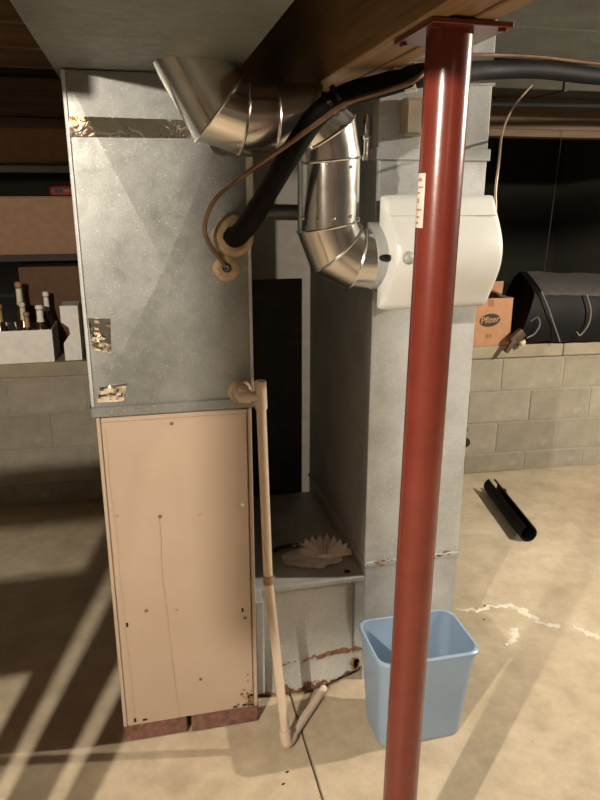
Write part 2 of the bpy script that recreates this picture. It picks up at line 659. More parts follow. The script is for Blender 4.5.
def foil(pts, name, parent, nx=14, nz=6, amp=.003, lab=None):
    """crumpled tape: pts = four (x, z) corners, clockwise from top left, on the plenum face"""
    m = MB()
    rs = []
    for i in range(nx + 1):
        u = i / nx
        row = []
        for k in range(nz + 1):
            w = k / nz
            x = (pts[0][0] * (1 - u) + pts[1][0] * u) * (1 - w) + (pts[3][0] * (1 - u) + pts[2][0] * u) * w
            z = (pts[0][1] * (1 - u) + pts[1][1] * u) * (1 - w) + (pts[3][1] * (1 - u) + pts[2][1] * u) * w
            edge = 0 if i in (0, nx) or k in (0, nz) else 1
            row.append(Vector((x, plen_y(x, z) - .0016 - edge * amp * abs(noise.noise((x * 55, z * 55, 3.1))), z)))
        back = [Vector((p.x, plen_y(p.x, p.z) + .001, p.z)) for p in (row[-1], row[0])]
        rs.append(row + back)
    m.rings(rs)
    o = m.build(name, 'foil', parent, sharp=12)
    o['label'] = lab or 'crumpled shiny aluminium tape'
    return o


foil([(-.150, 1.835), (.145, 1.832), (.140, 1.790), (-.150, 1.788)], 'foil_tape', plen, 40, 6, .0010)
foil([(-.141, 1.352), (-.086, 1.349), (-.091, 1.259), (-.138, 1.267)], 'foil_tape', plen, 10, 14, .006)
foil([(-.128, 1.166), (-.056, 1.173), (-.067, 1.123), (-.136, 1.124)], 'foil_tape', plen, 12, 8, .006)


def putty(cx, cz, ro, ri, name):
    rs = []
    n = 28
    for rr, dy in ((ro, 0), (ro * .94, .008), (ro * .8, .014), ((ro + ri) / 2, .017), (ri, .014), (ri, 0)):
        rs.append([Vector((cx + rr * (1 + .12 * noise.noise((j * .6, ro * 9, 1))) * math.cos(2 * math.pi * j / n), plen_y(cx, cz) + .003 - dy * 1.15,
                           cz + rr * (1 + .12 * noise.noise((j * .6, ro * 9, 1))) * math.sin(2 * math.pi * j / n))) for j in range(n)])
    o = MB().rings(rs, True, True).build(name, 'putty', plen)
    o['label'] = 'tan putty sealing ring'


putty(.238, 1.553, .056, .026, 'putty_seal')
putty(.219, 1.471, .036, .008, 'putty_seal')
putty(.247, 1.130, .036, .015, 'putty_seal')

fur = thing('furnace', (0.066, 2.15, 0), 'beige metal furnace cabinet standing on bricks under the galvanised plenum', 'furnace')
box(-.142, .280, 1.835, 2.52, .066, 1.082, .002).build('cabinet', 'low_bounce_brown', fur)
door = box(-.132, .266, 1.820, 1.836, .066, 1.078, .003).build('front_panel', 'enamel', fur)
box(-.144, -.1335, 1.819, 1.838, .066, 1.080, .002).build('corner_post', 'enamel', fur)
box(.2675, .279, 1.819, 1.838, .066, 1.080, .002).build('corner_post', 'enamel', fur)
box(-.131, .265, 1.8165, 1.822, 1.066, 1.079, .002).build('top_lip', 'enamel', fur)
for x, z, w, h in ((-.108, .43, .006, .014), (.238, .429, .006, .014), (-.108, .086, .007, .014), (-.078, .082, .014, .006),
                   (.206, .075, .014, .006), (.236, .077, .012, .007), (.216, .082, .005, .005)):
    box(x - w / 2, x + w / 2, 1.8192 - .0006, 1.8215, z - h / 2, z + h / 2).build('slot', 'slot_dark', door)
for x, z, mt in ((-.112, .787, 'enamel_edge'), (.008, .772, 'rust'), (.120, .768, 'enamel_edge'), (.246, .782, 'white_plastic'),
                 (.055, 1.05, 'rust'), (-.05, .47, 'rust'), (.04, .46, 'enamel_edge'), (.246, .40, 'rust'), (.10, .20, 'rust'), (.228, .12, 'rust')):
    MB().lathe((x, 1.8205, z), (0, -1, 0), [(.0055, 0), (.0055, .0015), (.003, .003)], 10).build('screw', mt, door)
# rusty lower right corner of the door
rs = MB()
for k in range(46):
    x = .264 - abs(random.gauss(0, .016))
    z = .07 + abs(random.gauss(0, .045))
    s = random.uniform(.002, .006)
    rs.prism([(x + s * math.cos(a) * random.uniform(.6, 1.3), 1.8197, z + s * math.sin(a) * random.uniform(.6, 1.3)) for a in
              [q * math.pi / 3 for q in range(6)]], (0, -.0006, 0))
rs.build('rust_spots', 'rust_light', door)['kind'] = 'stuff'



def stain(pts, name, half=.0008):
    rs_ = []
    for x, z in pts:
        w = half * random.uniform(.6, 1.4)
        rs_.append([Vector((x - w, 1.8199, z)), Vector((x - w, 1.8194, z)), Vector((x + w, 1.8194, z)), Vector((x + w, 1.8199, z))])
    MB().rings(rs_).build(name, 'streak', door)


stain([(.006, .765), (.007, .70), (.004, .62), (.006, .54), (.012, .44), (.014, .34), (.020, .24), (.024, .16), (.030, .07)], 'rust_streak')
stain([(-.124, 1.05), (-.120, .98), (-.123, .9), (-.119, .80), (-.114, .70), (-.117, .60), (-.112, .5), (-.114, .40), (-.110, .3), (-.108, .2), (-.107, .09)], 'rust_streak', .0006)

bricks = thing('brick_plinth', (0.066, 2.1, 0), 'row of dark red bricks on the floor under the beige furnace', 'bricks')
brick_spans = [(-.143, .052, 1.826, 1.915), (.066, .282, 1.822, 1.912)]
for xa, xb, ya, yb in brick_spans + [(-.143, .06, 2.36, 2.45), (.07, .28, 2.36, 2.45)]:
    m = MB().box(xa, xb, ya, yb, 0, .0655, .005)
    m.v = [(x + .002 * noise.noise((x * 40, y_ * 40, z * 40)), y_ + .002 * noise.noise((x * 40, z * 40, 5)), z) for x, y_, z in m.v]
    m.build('brick', 'brick', bricks)

# ------------------------------------------------------------------ return air drop, boot, pans
RX0, RX1, RY0, RY1 = .674, 1.012, 1.94, 2.735
ret = thing('return_air_duct', (.84, 2.3, 0), 'tall rectangular galvanised return duct standing behind the red column', 'duct')
box(RX0, RX1, RY0, RY1, 0, 2.158, .002).build('duct_body', 'galvanised_bright', ret)
for z0, z1, e in ((1.752, 1.785, .007), (.455, .470, .005), (1.955, 1.972, .006)):
    box(RX0 - e, RX1 + e, RY0 - e, RY1 + e, z0, z1, .002).build('flange', 'galvanised_bright', ret)
box(RX0 - .004, RX0 + .006, RY0 - .004, RY0 + .004, .47, 1.752, .001).build('corner_fold', 'galvanised_bright', ret)
rs = MB()
for k in range(40):
    x = random.uniform(.685, 1.0)
    if .73 < x < .95 and random.random() < .6:
        continue
    z = .462 + random.gauss(0, .008)
    s = random.uniform(.003, .009)
    rs.prism([(x + 1.6 * s * math.cos(a) * random.uniform(.6, 1.3), RY0 - .0052, z + .6 * s * math.sin(a) * random.uniform(.6, 1.3)) for a in
              [q * math.pi / 3 for q in range(6)]], (0, -.0006, 0))
rs.build('rust_spots', 'rust_light', ret)['kind'] = 'stuff'

boot = thing('return_boot', (.48, 2.28, 0), 'low galvanised return boot with rusted foot between the furnace and the tall duct', 'duct')
bt = MB()
# front with a slightly bulged, cut-away lower edge
nx, nz = 18, 12
BX0, BX1, BY0, BY1, BZ = .286, .672, 1.94, 2.66, .415
rows = []
for i in range(nx + 1):
    u = i / nx
    x = BX0 + (BX1 - BX0) * u
    zb = .012 + .05 * max(0, (u - .35) / .65) ** 1.5 + .006 * noise.noise((x * 30, 2, 2))
    row = []
    for k in range(nz + 1):
        w = k / nz
        z = BZ + (zb - BZ) * w
        yv = BY0 - .030 * (w ** 2.2) * math.sin(math.pi * min(1, max(0, u * .92 + .06)))
        row.append(Vector((x, yv, z)))
    row += [Vector((x, BY1, zb)), Vector((x, BY1, BZ))]
    rows.append(row)
bt.rings(rows)
bt.build('boot_body', 'galvanised_rusty', boot)
box(.286, .312, 1.865, 1.945, .07, .418, .002).build('side_flange', 'galvanised_bright', boot)
box(BX0, BX1 - .001, BY0 - .004, BY0 + .012, .402, .4185, .002).build('top_fold', 'galvanised_bright', boot)
box(.632, .640, BY0 - .006, BY0 + .004, .09, .402, .001).build('seam', 'galvanised', boot)
lip = MB()
for i in range(26):
    u = i / 25
    x = .37 + .285 * u
    zc = .118 + .022 * math.sin(u * 2.4) + random.uniform(-.005, .005)
    w = (BZ - zc) / BZ
    yb = BY0 - .030 * (w ** 2.2) * math.sin(math.pi * min(1, max(0, (x - BX0) / (BX1 - BX0) * .92 + .06))) - .005
    s_ = random.uniform(.006, .012) * (1.3 if u > .5 else .6)
    if u < .5 and random.random() < .45:
        continue
    lip.prism([(x + s_ * math.cos(a) * random.uniform(.8, 1.5), yb, zc + .7 * s_ * math.sin(a) * random.uniform(.3, 1.1)) for a in
               [q * math.pi / 4 for q in range(8)]], (0, .006, 0))
for i in range(9):
    x, zc, s_ = .645 + random.uniform(-.012, .012), .075 + random.uniform(-.02, .025), random.uniform(.006, .011)
    lip.prism([(x + s_ * math.cos(a) * random.uniform(.7, 1.3), BY0 - .012, zc + s_ * math.sin(a) * random.uniform(.7, 1.3)) for a in
               [q * math.pi / 4 for q in range(8)]], (0, .010, 0))
lip.build('rusted_edge', 'rust', boot)['kind'] = 'stuff'
MB().lathe((.625, 1.985, .4155), (0, 0, 1), [(.011, -.001), (.011, .001)], 12).build('hole', 'slot_dark', boot)

# board coloured dark in place of shade in the gap, pale sheet behind
sh = box(.30, .632, 2.70, 2.715, .0, 1.335, .001).build('gap_shade_board', 'dark_sheet')
tag(sh, 'upright board coloured dark for the shade in the gap behind the low duct boot', 'board')
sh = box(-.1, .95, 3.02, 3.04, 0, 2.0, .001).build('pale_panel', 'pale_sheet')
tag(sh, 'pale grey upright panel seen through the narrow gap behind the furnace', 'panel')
dl = MB().tube([(.30, 2.66, 1.60), (.66, 2.66, 1.592)], .030, 16).build('branch_pipe', 'galvanised')
tag(dl, 'short grey round branch pipe crossing between furnace and return duct', 'pipe')
br = thing('drain_valve', (.674, 2.0, 1.75), 'small shiny metal fitting on the side of the tall return duct', 'fitting')
MB().lathe((.660, 2.0, 1.752), (0, 0, 1), [(.020, 0), (.020, .012), (.014, .014), (.014, .055), (.019, .057), (.019, .068), (.009, .072), (.009, .10), (.013, .104), (.006, .125)], 16).build('body', 'pipe_metal', br)
box(.655, .6745, 1.99, 2.01, 1.77, 1.79).build('bracket', 'steel', br)

pan = thing('joist_pan', (1.8, 1.7, 2.165), 'grey-green sheet metal nailed under the joists at upper right', 'sheet metal')
box(.63, 3.3, .55, 2.182, 2.168, 2.176, .001).build('sheet', 'galvanised_dull', pan)
box(.63, 3.3, 2.185, 2.66, 2.168, 2.176, .001).build('sheet', 'galvanised_dull', pan)

# ------------------------------------------------------------------ bypass pipe and humidifier


def mitre(P, rad, n=32):
    P = [Vector(p) for p in P]
    D = [(P[i + 1] - P[i]).normalized() for i in range(len(P) - 1)]
    out = []
    beads = []
    for i, d in enumerate(D):
        na = d if i == 0 else (D[i - 1] + d).normalized()
        nb = d if i == len(D) - 1 else (d + D[i + 1]).normalized()
        e1 = Vector((0, 1, 0))
        e2 = d.cross(e1).normalized()
        r_ = rad[i]
        A, B = [], []
        for j in range(n):
            a_ = 2 * math.pi * j / n
            off = e1 * math.cos(a_) * r_ + e2 * math.sin(a_) * r_
            A.append(P[i] + off - d * (off.dot(na) / d.dot(na)))
            B.append(P[i + 1] + off - d * (off.dot(nb) / d.dot(nb)))
        out.append((A, B))
    return out


bp = thing('bypass_pipe', (.32, 1.72, 1.5), 'shiny round metal bypass pipe with elbows from overhead duct to humidifier', 'pipe')
PP = [(.128, 1.70, 1.975), (.200, 1.70, 1.845), (.254, 1.70, 1.829), (.325, 1.705, 1.829), (.413, 1.71, 1.829), (.458, 1.715, 1.797), (.4705, 1.72, 1.738),
      (.4705, 1.72, 1.580), (.493, 1.72, 1.523), (.540, 1.72, 1.499), (.592, 1.72, 1.497)]
RR = [.0845, .082, .0795, .079, .078, .0785, .0775, .079, .079, .0785]
names = ['elbow_gore', 'elbow_gore', 'elbow_gore', 'pipe_section', 'elbow_gore', 'elbow_gore', 'pipe_section', 'elbow_gore', 'elbow_gore', 'elbow_gore']
segs = mitre(PP, RR)
for i, (A, B) in enumerate(segs):
    m = MB()
    m.rings([A, B], False, False)
    m.build(names[i], 'pipe_metal', bp)
    if i < len(segs) - 1:
        n = len(B)
        c_ = sum(B, Vector()) / n
        ring = [c_ + (p - c_) * 1.008 for p in B]
        mb = MB()
        rs_ = []
        tn = (Vector(PP[i + 2]) - Vector(PP[i])).normalized()
        for p in ring + ring[:1]:
            o_ = (p - c_).normalized()
            rs_.append([p + (o_ * math.cos(a_) + tn * math.sin(a_)) * .0035 for a_ in [q * math.pi / 3 for q in range(6)]])
        mb.rings(rs_, False, False)
        mb.build('seam_bead', 'pipe_metal', bp)
for a_, z in ((200, 1.60), (235, 1.597), (265, 1.60), (300, 1.605), (330, 1.60), (250, 1.725), (300, 1.72)):
    x = .4705 + .078 * math.cos(R(a_))
    yv = 1.72 + .078 * math.sin(R(a_))
    MB().lathe((x, yv, z), (math.cos(R(a_)), math.sin(R(a_)), 0), [(.004, -.001), (.004, .002), (.002, .004)], 8).build('screw', 'steel', bp)

hum = thing('humidifier', (.75, 1.75, 1.372), 'white plastic furnace humidifier mounted on the tall return duct behind the column', 'humidifier')
HX0, HX1, HZ0, HZ1 = .598, .905, 1.368, 1.655


def hum_front(w):
    """front y of the bulged cover, w = 0 bottom .. 1 top"""
    s = math.sin(math.pi * min(1, max(0, (w - .03) / .94)))
    return 1.665 - .062 * (s ** 1.3)


nzz = 20
rows = []
ins = .016
xs = [HX0, HX0 + .004, HX0 + ins, (HX0 + HX1) / 2, HX1 - ins, HX1 - .004, HX1]
dy = [.014, .004, 0, -.004, 0, .004, .014]
for x, e in zip(xs, dy):
    row = []
    zin = .006 if x in (HX0, HX1) else (.002 if e == .004 else 0)
    for k in range(nzz + 1):
        w = k / nzz
        sc_ = math.sin(math.pi * w) ** 2 * .016 if x < HX0 + .02 else 0
        row.append(Vector((x + sc_, hum_front(w) + e + (.012 if k in (0, nzz) else 0), HZ0 + zin + (HZ1 - HZ0 - 2 * zin) * w)))
    row += [Vector((x, 1.692, HZ1 - zin)), Vector((x, 1.692, HZ0 + zin))]
    rows.append(row)
MB().rings(rows).build('cover', 'white_plastic', hum, sharp=50)
box(HX0 + .075, HX1 - .012, 1.692, 1.9395, HZ0 + .012, HZ1 - .014, .004).build('housing', 'grey_plastic', hum)
MB().lathe((.600, 1.725, 1.503), (1, 0, 0), [(.081, -.022), (.086, -.020), (.087, .068)], 32).build('collar', 'grey_plastic', hum)
mk = MB().lathe((.598, 1.636, 1.505), (0, -1, 0), [(.012, -.004), (.012, .004), (.008, .006)], 14)
mk.v = [(.598 + (x - .598) * 1.5, yv, 1.505 + (z - 1.505) * .75) for x, yv, z in mk.v]
mk.build('damper_lever', 'black_plastic', hum)
MB().lathe((.645, hum_front(.48) + .002, 1.507), (0, -1, 0), [(.017, -.004), (.016, .004), (.011, .011), (.004, .014)], 18).build('knob', 'grey_plastic', hum)
box(HX0 + .01, HX1 - .01, hum_front(.83) - .0052, hum_front(.83) + .01, HZ0 + .286 * .0 + .238, HZ0 + .2395, .0004).build('groove', 'white_plastic', hum)

wl = thing('water_line', (.93, 1.8, 1.55), 'thin copper water tube curving down to the right side of the humidifier', 'tube')
MB().tube([(1.524, 2.6, 2.067), (1.29, 2.3, 1.954), (1.089, 2.0, 1.844), (.975, 1.8, 1.735), (.953, 1.765, 1.669), (.948, 1.748, 1.61), (.925, 1.735, 1.585)], .0032, 8, 8).build('tubing', 'pale_copper', wl)
MB().lathe((.9, 1.735, 1.585), (1, 0, 0), [(.008, 0), (.008, .012), (.011, .013), (.011, .024), (.006, .026), (.006, .04)], 12).build('fitting', 'gold_foil', wl)
MB().tube([(.936, 1.735, 1.59), (.946, 1.735, 1.57), (.943, 1.735, 1.545)], .005, 8, 4).build('nut', 'gold_foil', wl)

jb = thing('transformer_box', (.77, 1.92, 1.82), 'small beige control box on the tall duct just left of the column', 'box')
box(.735, .80, 1.895, 1.9395, 1.815, 1.912, .004).build('case', 'junction_beige', jb)
box(.738, .797, 1.890, 1.896, 1.820, 1.907, .003).build('lid', 'junction_beige', jb)

# ------------------------------------------------------------------ refrigerant lines
ls = thing('insulated_line', (.245, 1.82, 1.548), 'thick black foam insulated refrigerant hose rising from the plenum to the beam', 'hose')
MB().tube([(.240, 1.822, 1.549), (.248, 1.785, 1.555), (.272, 1.735, 1.592), (.299, 1.69, 1.645), (.346, 1.60, 1.742), (.401, 1.575, 1.822), (.459, 1.55, 1.862),
           (.532, 1.50, 1.880), (.583, 1.46, 1.892), (.67, 1.52, 1.908), (.79, 1.68, 1.940), (.93, 1.83, 1.975), (1.134, 1.90, 1.995), (1.432, 1.95, 1.992), (2.1, 2.0, 2.003), (3.2, 2.05, 2.02)],
          [.0265] * 3 + [.025] * 4 + [.024] * 9, 18, 8).build('foam_sleeve', 'black_foam', ls)
for c_, ax in (((.440, 1.557, 1.855), (.8, -.3, .55)), ((.425, 1.567, 1.843), (.8, -.3, .6))):
    MB().lathe(c_, ax, [(.0265, 0), (.030, .002), (.030, .012), (.0265, .014)], 20).build('cable_tie', 'black_plastic', ls)
MB().lathe((.566, 1.475, 1.888), (.9, -.45, .1), [(.025, 0), (.029, .001), (.029, .024), (.025, .025)], 20).build('pipe_strap', 'steel', ls)
MB().box(.535, .600, 1.455, 1.490, 1.903, 1.9095, .001).build('strap_tab', 'steel', ls)

cl = thing('copper_line', (.219, 1.82, 1.471), 'thin bare copper refrigerant tube looping up beside the black hose', 'tube')
MB().tube([(.219, 1.822, 1.471), (.217, 1.80, 1.474), (.204, 1.785, 1.492), (.168, 1.76, 1.545), (.162, 1.74, 1.592), (.186, 1.70, 1.648), (.236, 1.63, 1.693),
           (.318, 1.56, 1.752), (.394, 1.527, 1.806), (.452, 1.513, 1.843), (.522, 1.465, 1.863), (.57, 1.425, 1.880), (.66, 1.49, 1.935), (.79, 1.66, 1.975), (.93, 1.83, 2.012), (1.134, 1.905, 2.028), (1.432, 1.955, 2.026), (2.1, 2.0, 2.036), (3.2, 2.05, 2.055)],
          .0058, 10, 8).build('tubing', 'copper', cl)
MB().lathe((.219, 1.806, 1.4725), (0, -1, .1), [(.010, 0), (.0125, .002), (.012, .010), (.008, .016)], 14).build('grommet', 'black_plastic', cl)

# other lines under the joists at upper right
p = thing('overhead_duct', (2.4, 2.85, 2.07), 'narrow dull olive duct hung under the joists at upper right', 'duct')
box(1.10, 3.9, 2.74, 2.98, 2.075, 2.176, .003).build('duct_body', 'dull_olive', p)
for xx in (1.75, 2.9):
    box(xx, xx + .02, 2.733, 2.987, 2.069, 2.176, .002).build('drive_cleat', 'dull_olive', p)
p = MB().tube([(1.1, 3.1, 2.08), (1.9, 3.12, 2.12), (2.6, 3.15, 2.15), (3.6, 3.2, 2.14)], .022, 12, 6).build('overhead_cable', 'black_foam')
tag(p, 'thick black cable sagging below the joists in front of the crawl space', 'cable')
p = MB().tube([(1.25, 2.9, 2.03), (1.9, 2.95, 2.045), (2.6, 3.0, 2.058), (3.6, 3.05, 2.06)], .012, 10, 6).build('overhead_cable', 'black_foam')
tag(p, 'thin black cable rising to the right below the narrow olive duct', 'cable')
p = MB().tube([(2.30, 3.575, 2.0), (2.30, 3.572, 1.9), (2.28, 3.57, 1.3), (2.285, 3.57, 1.22)], .0016, 6, 6).build('hanging_wire', 'dark_sheet')
tag(p, 'thin grey wire hanging in front of the dark crawl space', 'wire')

# ------------------------------------------------------------------ condensate drain
dr = thing('condensate_drain', (.33, 1.72, 0), 'cream plastic drain pipe running down the right side of the furnace to the floor', 'drain pipe')
MB().tube([(.247, 1.822, 1.130), (.247, 1.79, 1.130)], .0145, 16).build('stub', 'pvc', dr)
MB().tube([(.247, 1.800, 1.130), (.2475, 1.782, 1.130), (.253, 1.771, 1.1295), (.270, 1.768, 1.129)], .0185, 16, 5).build('elbow', 'pvc', dr)
MB().tube([(.266, 1.768, 1.129), (.298, 1.768, 1.128)], .0135, 16).build('arm', 'pvc', dr)
MB().lathe((.252, 1.775, 1.145), (-.1, -.25, 1), [(.0145, -.01), (.0145, .008), (.010, .014), (.004, .016)], 14).build('cleanout_cap', 'pvc', dr)
tm = MB()
ax0, ax1 = Vector((.2965, 1.769, 1.170)), Vector((.2985, 1.767, 1.092))
d = (ax1 - ax0).normalized()
L = (ax1 - ax0).length
tm.lathe(ax0, d, [(.0115, .02), (.0125, 0), (.0172, 0), (.0172, L), (.0135, L)], 20, True)
tm.build('tee', 'pvc', dr)
MB().lathe(ax0, d, [(.0118, .012), (.0118, .0185)], 16).build('open_end', 'pvc_joint', dr)
MB().tube([ax1 - d * .01, (.3075, 1.75, .573)], .0138, 18).build('upper_pipe', 'pvc', dr)
MB().tube([(.3073, 1.7505, .583), (.3083, 1.7485, .556)], .0165, 18).build('coupling', 'pvc_joint', dr)
MB().tube([(.3078, 1.7495, .565), (.3445, 1.69, .045)], .0138, 18).build('lower_pipe', 'pvc', dr)
MB().tube([(.3425, 1.693, .07), (.3455, 1.689, .034), (.352, 1.694, .020), (.372, 1.718, .0185)], .0178, 18, 5).build('elbow', 'pvc', dr)
MB().tube([(.366, 1.711, .0185), (.525, 1.905, .0185)], .0138, 18).build('floor_pipe', 'pvc', dr)

# ------------------------------------------------------------------ waste basket


def rrect(x0, x1, y0, y1, r_, z, n=7):
    out = []
    for cx, cy, a0 in ((x1 - r_, y1 - r_, 0), (x0 + r_, y1 - r_, 90), (x0 + r_, y0 + r_, 180), (x1 - r_, y0 + r_, 270)):
        for k in range(n + 1):
            a_ = R(a0 + 90 * k / n)
            out.append(Vector((cx + r_ * math.cos(a_), cy + r_ * math.sin(a_), z)))
    return out


wb = thing('waste_basket', (.762, 1.70, 0), 'light blue plastic waste basket standing behind the red column', 'waste basket')
HB = .335


def lvl(t_, off=0):
    return (.632 - .021 * t_ + off, .903 + .026 * t_ - off, 1.622 - .034 * t_ + off, 1.782 + .030 * t_ - off)


rs = []
for t_ in (0.012, .03, .25, .5, .75, .97):
    rs.append(rrect(*lvl(t_), .030 + .008 * t_, HB * t_ - .004))
rs[0] = rrect(*lvl(.0, .008), .026, 0)
inn = [rrect(*lvl(t_, .003), .028 + .008 * t_, HB * t_ + .001) for t_ in (.97, .75, .5, .25, .02)]
MB().rings(rs + inn).build('bin_body', 'blue_plastic', wb)
rm = []
for off, z in ((-.001, HB * .955), (-.006, HB * .958), (-.007, HB * .99), (-.003, HB), (.003, HB - .001), (.0035, HB * .97)):
    rm.append(rrect(*lvl(1, off), .040, z))
MB().rings(rm, False, False).build('rim', 'blue_plastic', wb)

# ------------------------------------------------------------------ loose things on the boot and floor


def crumple(cx, cy, z, rx, ry, h, name, mat, label, cat, pleats=9, rot=0):
    m = MB()
    nr, na = 9, 72
    rs_ = []
    for i in range(nr + 1):
        u = i / nr
        row = []
        for j in range(na):
            a_ = 2 * math.pi * j / na
            fold = math.sin(pleats * a_ + 1.3 * math.sin(a_ * 2)) * .5 + .5
            k = 1 + .22 * noise.noise((math.cos(a_) * 2, math.sin(a_) * 2, 7))
            x = rx * u * k * math.cos(a_)
            yv = ry * u * k * math.sin(a_)
            fold = .25 + (fold - .25) * (.12 + .88 * max(0, math.cos(a_ - R(60))))
            zz = h * (fold * (u ** .7) * (1 - .55 * u) * 1.5 + .35 * (1 - u) + .22 * noise.noise((x * 40, yv * 40, 2)))
            back = max(0, math.sin(a_)) * u
            zz = zz * (.55 + .9 * back)
            c_, s_ = math.cos(rot), math.sin(rot)
            row.append(Vector((cx + x * c_ - yv * s_, cy + x * s_ + yv * c_, z + .003 + max(0, zz))))
        rs_.append(row)
    m.rings(rs_, True, False)
    m.rings([[Vector((p.x, p.y, max(z + .0005, p.z - .0025))) for p in r_] for r_ in rs_], True, False)
    o = m.build(name, mat, sharp=25)
    return tag(o, label, cat)


rag = thing('crumpled_rag', (.535, 2.09, .4185), 'crumpled pleated cream cloth lying on top of the low duct boot', 'cloth')
ob = crumple(.525, 2.085, .4185, .105, .060, .028, 'cloth_sheet', 'paper', '', None, 5, R(-12))
ob.location -= rag.location
ob.parent = rag
del ob['label']
hub = Vector((.565, 2.065, .4215))
rr_ = []
for k in range(19):
    a_ = R(-12 + k * 8.2)
    hi_ = k % 2 == 0
    L_ = .092 + (.006 if hi_ else 0) + random.uniform(-.008, .008)
    d_ = Vector((math.cos(a_), math.sin(a_), 0))
    up = .45 + .55 * max(0, math.sin(a_ + R(10)))
    rr_.append([hub + d_ * .008 + Vector((0, 0, .004 if hi_ else 0)), hub + d_ * L_ * .5 + Vector((0, 0, (.036 if hi_ else .016) * up)), hub + d_ * L_ + Vector((0, 0, (.056 if hi_ else .030) * up))])
pm_ = MB()
pm_.rings([[p for p in r_] + [p + Vector((0, 0, -.0016)) for p in reversed(r_)] for r_ in rr_])
pm_.build('pleated_fold', 'paper', rag, sharp=20)
gl = MB().tube([(.405, 2.165, .4262), (.43, 2.178, .4268), (.465, 2.186, .4268), (.50, 2.184, .4262)], .0075, 8, 5).build('rubber_strip', 'black_plastic')
tag(gl, 'short black strip lying behind the crumpled cream cloth', 'strip')
pp = MB()
pp.prism([(.395, 2.33, .4188), (.50, 2.30, .4188), (.535, 2.42, .4188), (.43, 2.47, .4188)], (0, 0, .0025))
tag(pp.build('paper_sheet', 'grey_paper'), 'grey sheet of paper lying at the back of the low duct boot', 'paper')

# black split tube on the floor near the wall
tb = thing('black_split_tube', (1.85, 3.0, 0), 'black split plastic tube lying on the floor by the block wall', 'tube')
p0, p1 = Vector((1.900, 3.30, .046)), Vector((1.795, 2.72, .046))
d = (p1 - p0).normalized()
e1 = d.cross(Vector((0, 0, 1))).normalized()
e2 = e1.cross(d)
rs = []
n = 26
for t_ in (0, .02, .3, .6, .97, 1):
    c_ = p0.lerp(p1, t_)
    row = []
    for rr in (.045, .038):
        seq = range(n + 1) if rr == .045 else reversed(range(n + 1))
        for j in seq:
            a_ = R(112 + 316 * j / n)
            row.append(c_ + (e1 * math.cos(a_) * .95 + e2 * math.sin(a_)) * rr)
    rs.append(row)
MB().rings(rs).build('shell', 'black_foam', tb)
fl = MB()
c_ = p0.lerp(p1, .06)
fl.prism([c_ + e1 * -.040 + e2 * .0, c_ + e1 * -.085 - d * .02 - e2 * .02, c_ + e1 * -.070 + d * .06 - e2 * .03, c_ + e1 * -.042 + d * .12], e2 * .003)
fl.build('torn_flap', 'black_foam', tb)
for i, (x, yv) in enumerate(((1.32, 2.26), (1.27, 2.17), (1.08, 1.93), (.33, 1.60), (.31, 1.56))):
    m = MB().lathe((x, yv, 0), (0, 0, 1), [(.003, 0), (.004, .001), (.002, .003)], 7)
    m.v = [(x + (p[0] - x) * 1.5 + (p[1] - yv) * .6, p[1], p[2]) for p in m.v]
    tag(m.build('debris_crumb', 'slot_dark'), ['black crumb on the floor just above the white filled crack', 'black crumb on the floor just below the white filled crack',
        'black crumb on the floor right of the blue basket', 'dark crumb on the floor in front of the drain elbow, the further one', 'dark crumb on the floor in front of the drain elbow, the nearer one'][i], 'debris')

# ------------------------------------------------------------------ things on the ledge, right
LZ = .8125


def carton(x0, x1, y0, y1, z0, z1, mat, name, label, flaps=True, group=None):
    c = thing(name, ((x0 + x1) / 2, (y0 + y1) / 2, z0), label, 'box', group)
    th = .004
    m = MB()
    m.box(x0, x1, y0, y0 + th, z0, z1)
    m.box(x0, x1, y1 - th, y1, z0, z1)
    m.box(x0, x0 + th, y0 + th, y1 - th, z0, z1)
    m.box(x1 - th, x1, y0 + th, y1 - th, z0, z1)
    m.box(x0 + th, x1 - th, y0 + th, y1 - th, z0, z0 + th)
    m.build('walls', mat, c)
    return c


bx = carton(1.835, 2.096, 3.572, 3.71, LZ, 1.092, 'carton', 'cardboard_carton', 'open orange-brown cardboard carton with a black oval logo on the ledge')
m = MB()
m.prism([(1.835, 3.706, 1.092), (2.096, 3.706, 1.092), (2.13, 3.755, 1.165), (1.85, 3.755, 1.165)], (0, .003, -.003))
m.build('flap', 'carton', bx)
m = MB()
m.prism([(1.839, 3.576, 1.086), (1.839, 3.704, 1.086), (1.93, 3.704, 1.13), (1.93, 3.576, 1.10)], (0, 0, -.003))
m.build('flap', 'carton_inside', bx)
m = MB()
m.prism([(2.091, 3.59, 1.088), (2.091, 3.704, 1.088), (2.02, 3.704, 1.13), (2.02, 3.60, 1.10)], (0, 0, -.003))
m.build('flap', 'carton_inside', bx)
# printed oval logo with lettering
fy = 3.572
cx, cz = 1.957, .965
ov = MB()
ov.prism([(cx + .066 * math.cos(2 * math.pi * k / 40), fy - .0002, cz + .038 * math.sin(2 * math.pi * k / 40) + .004 * math.cos(2 * math.pi * k / 40)) for k in range(40)], (0, -.0006, 0))
lg = ov.build('printed_logo', 'print_black', bx)
lg['label'] = 'black oval printed logo reading Pfizer'


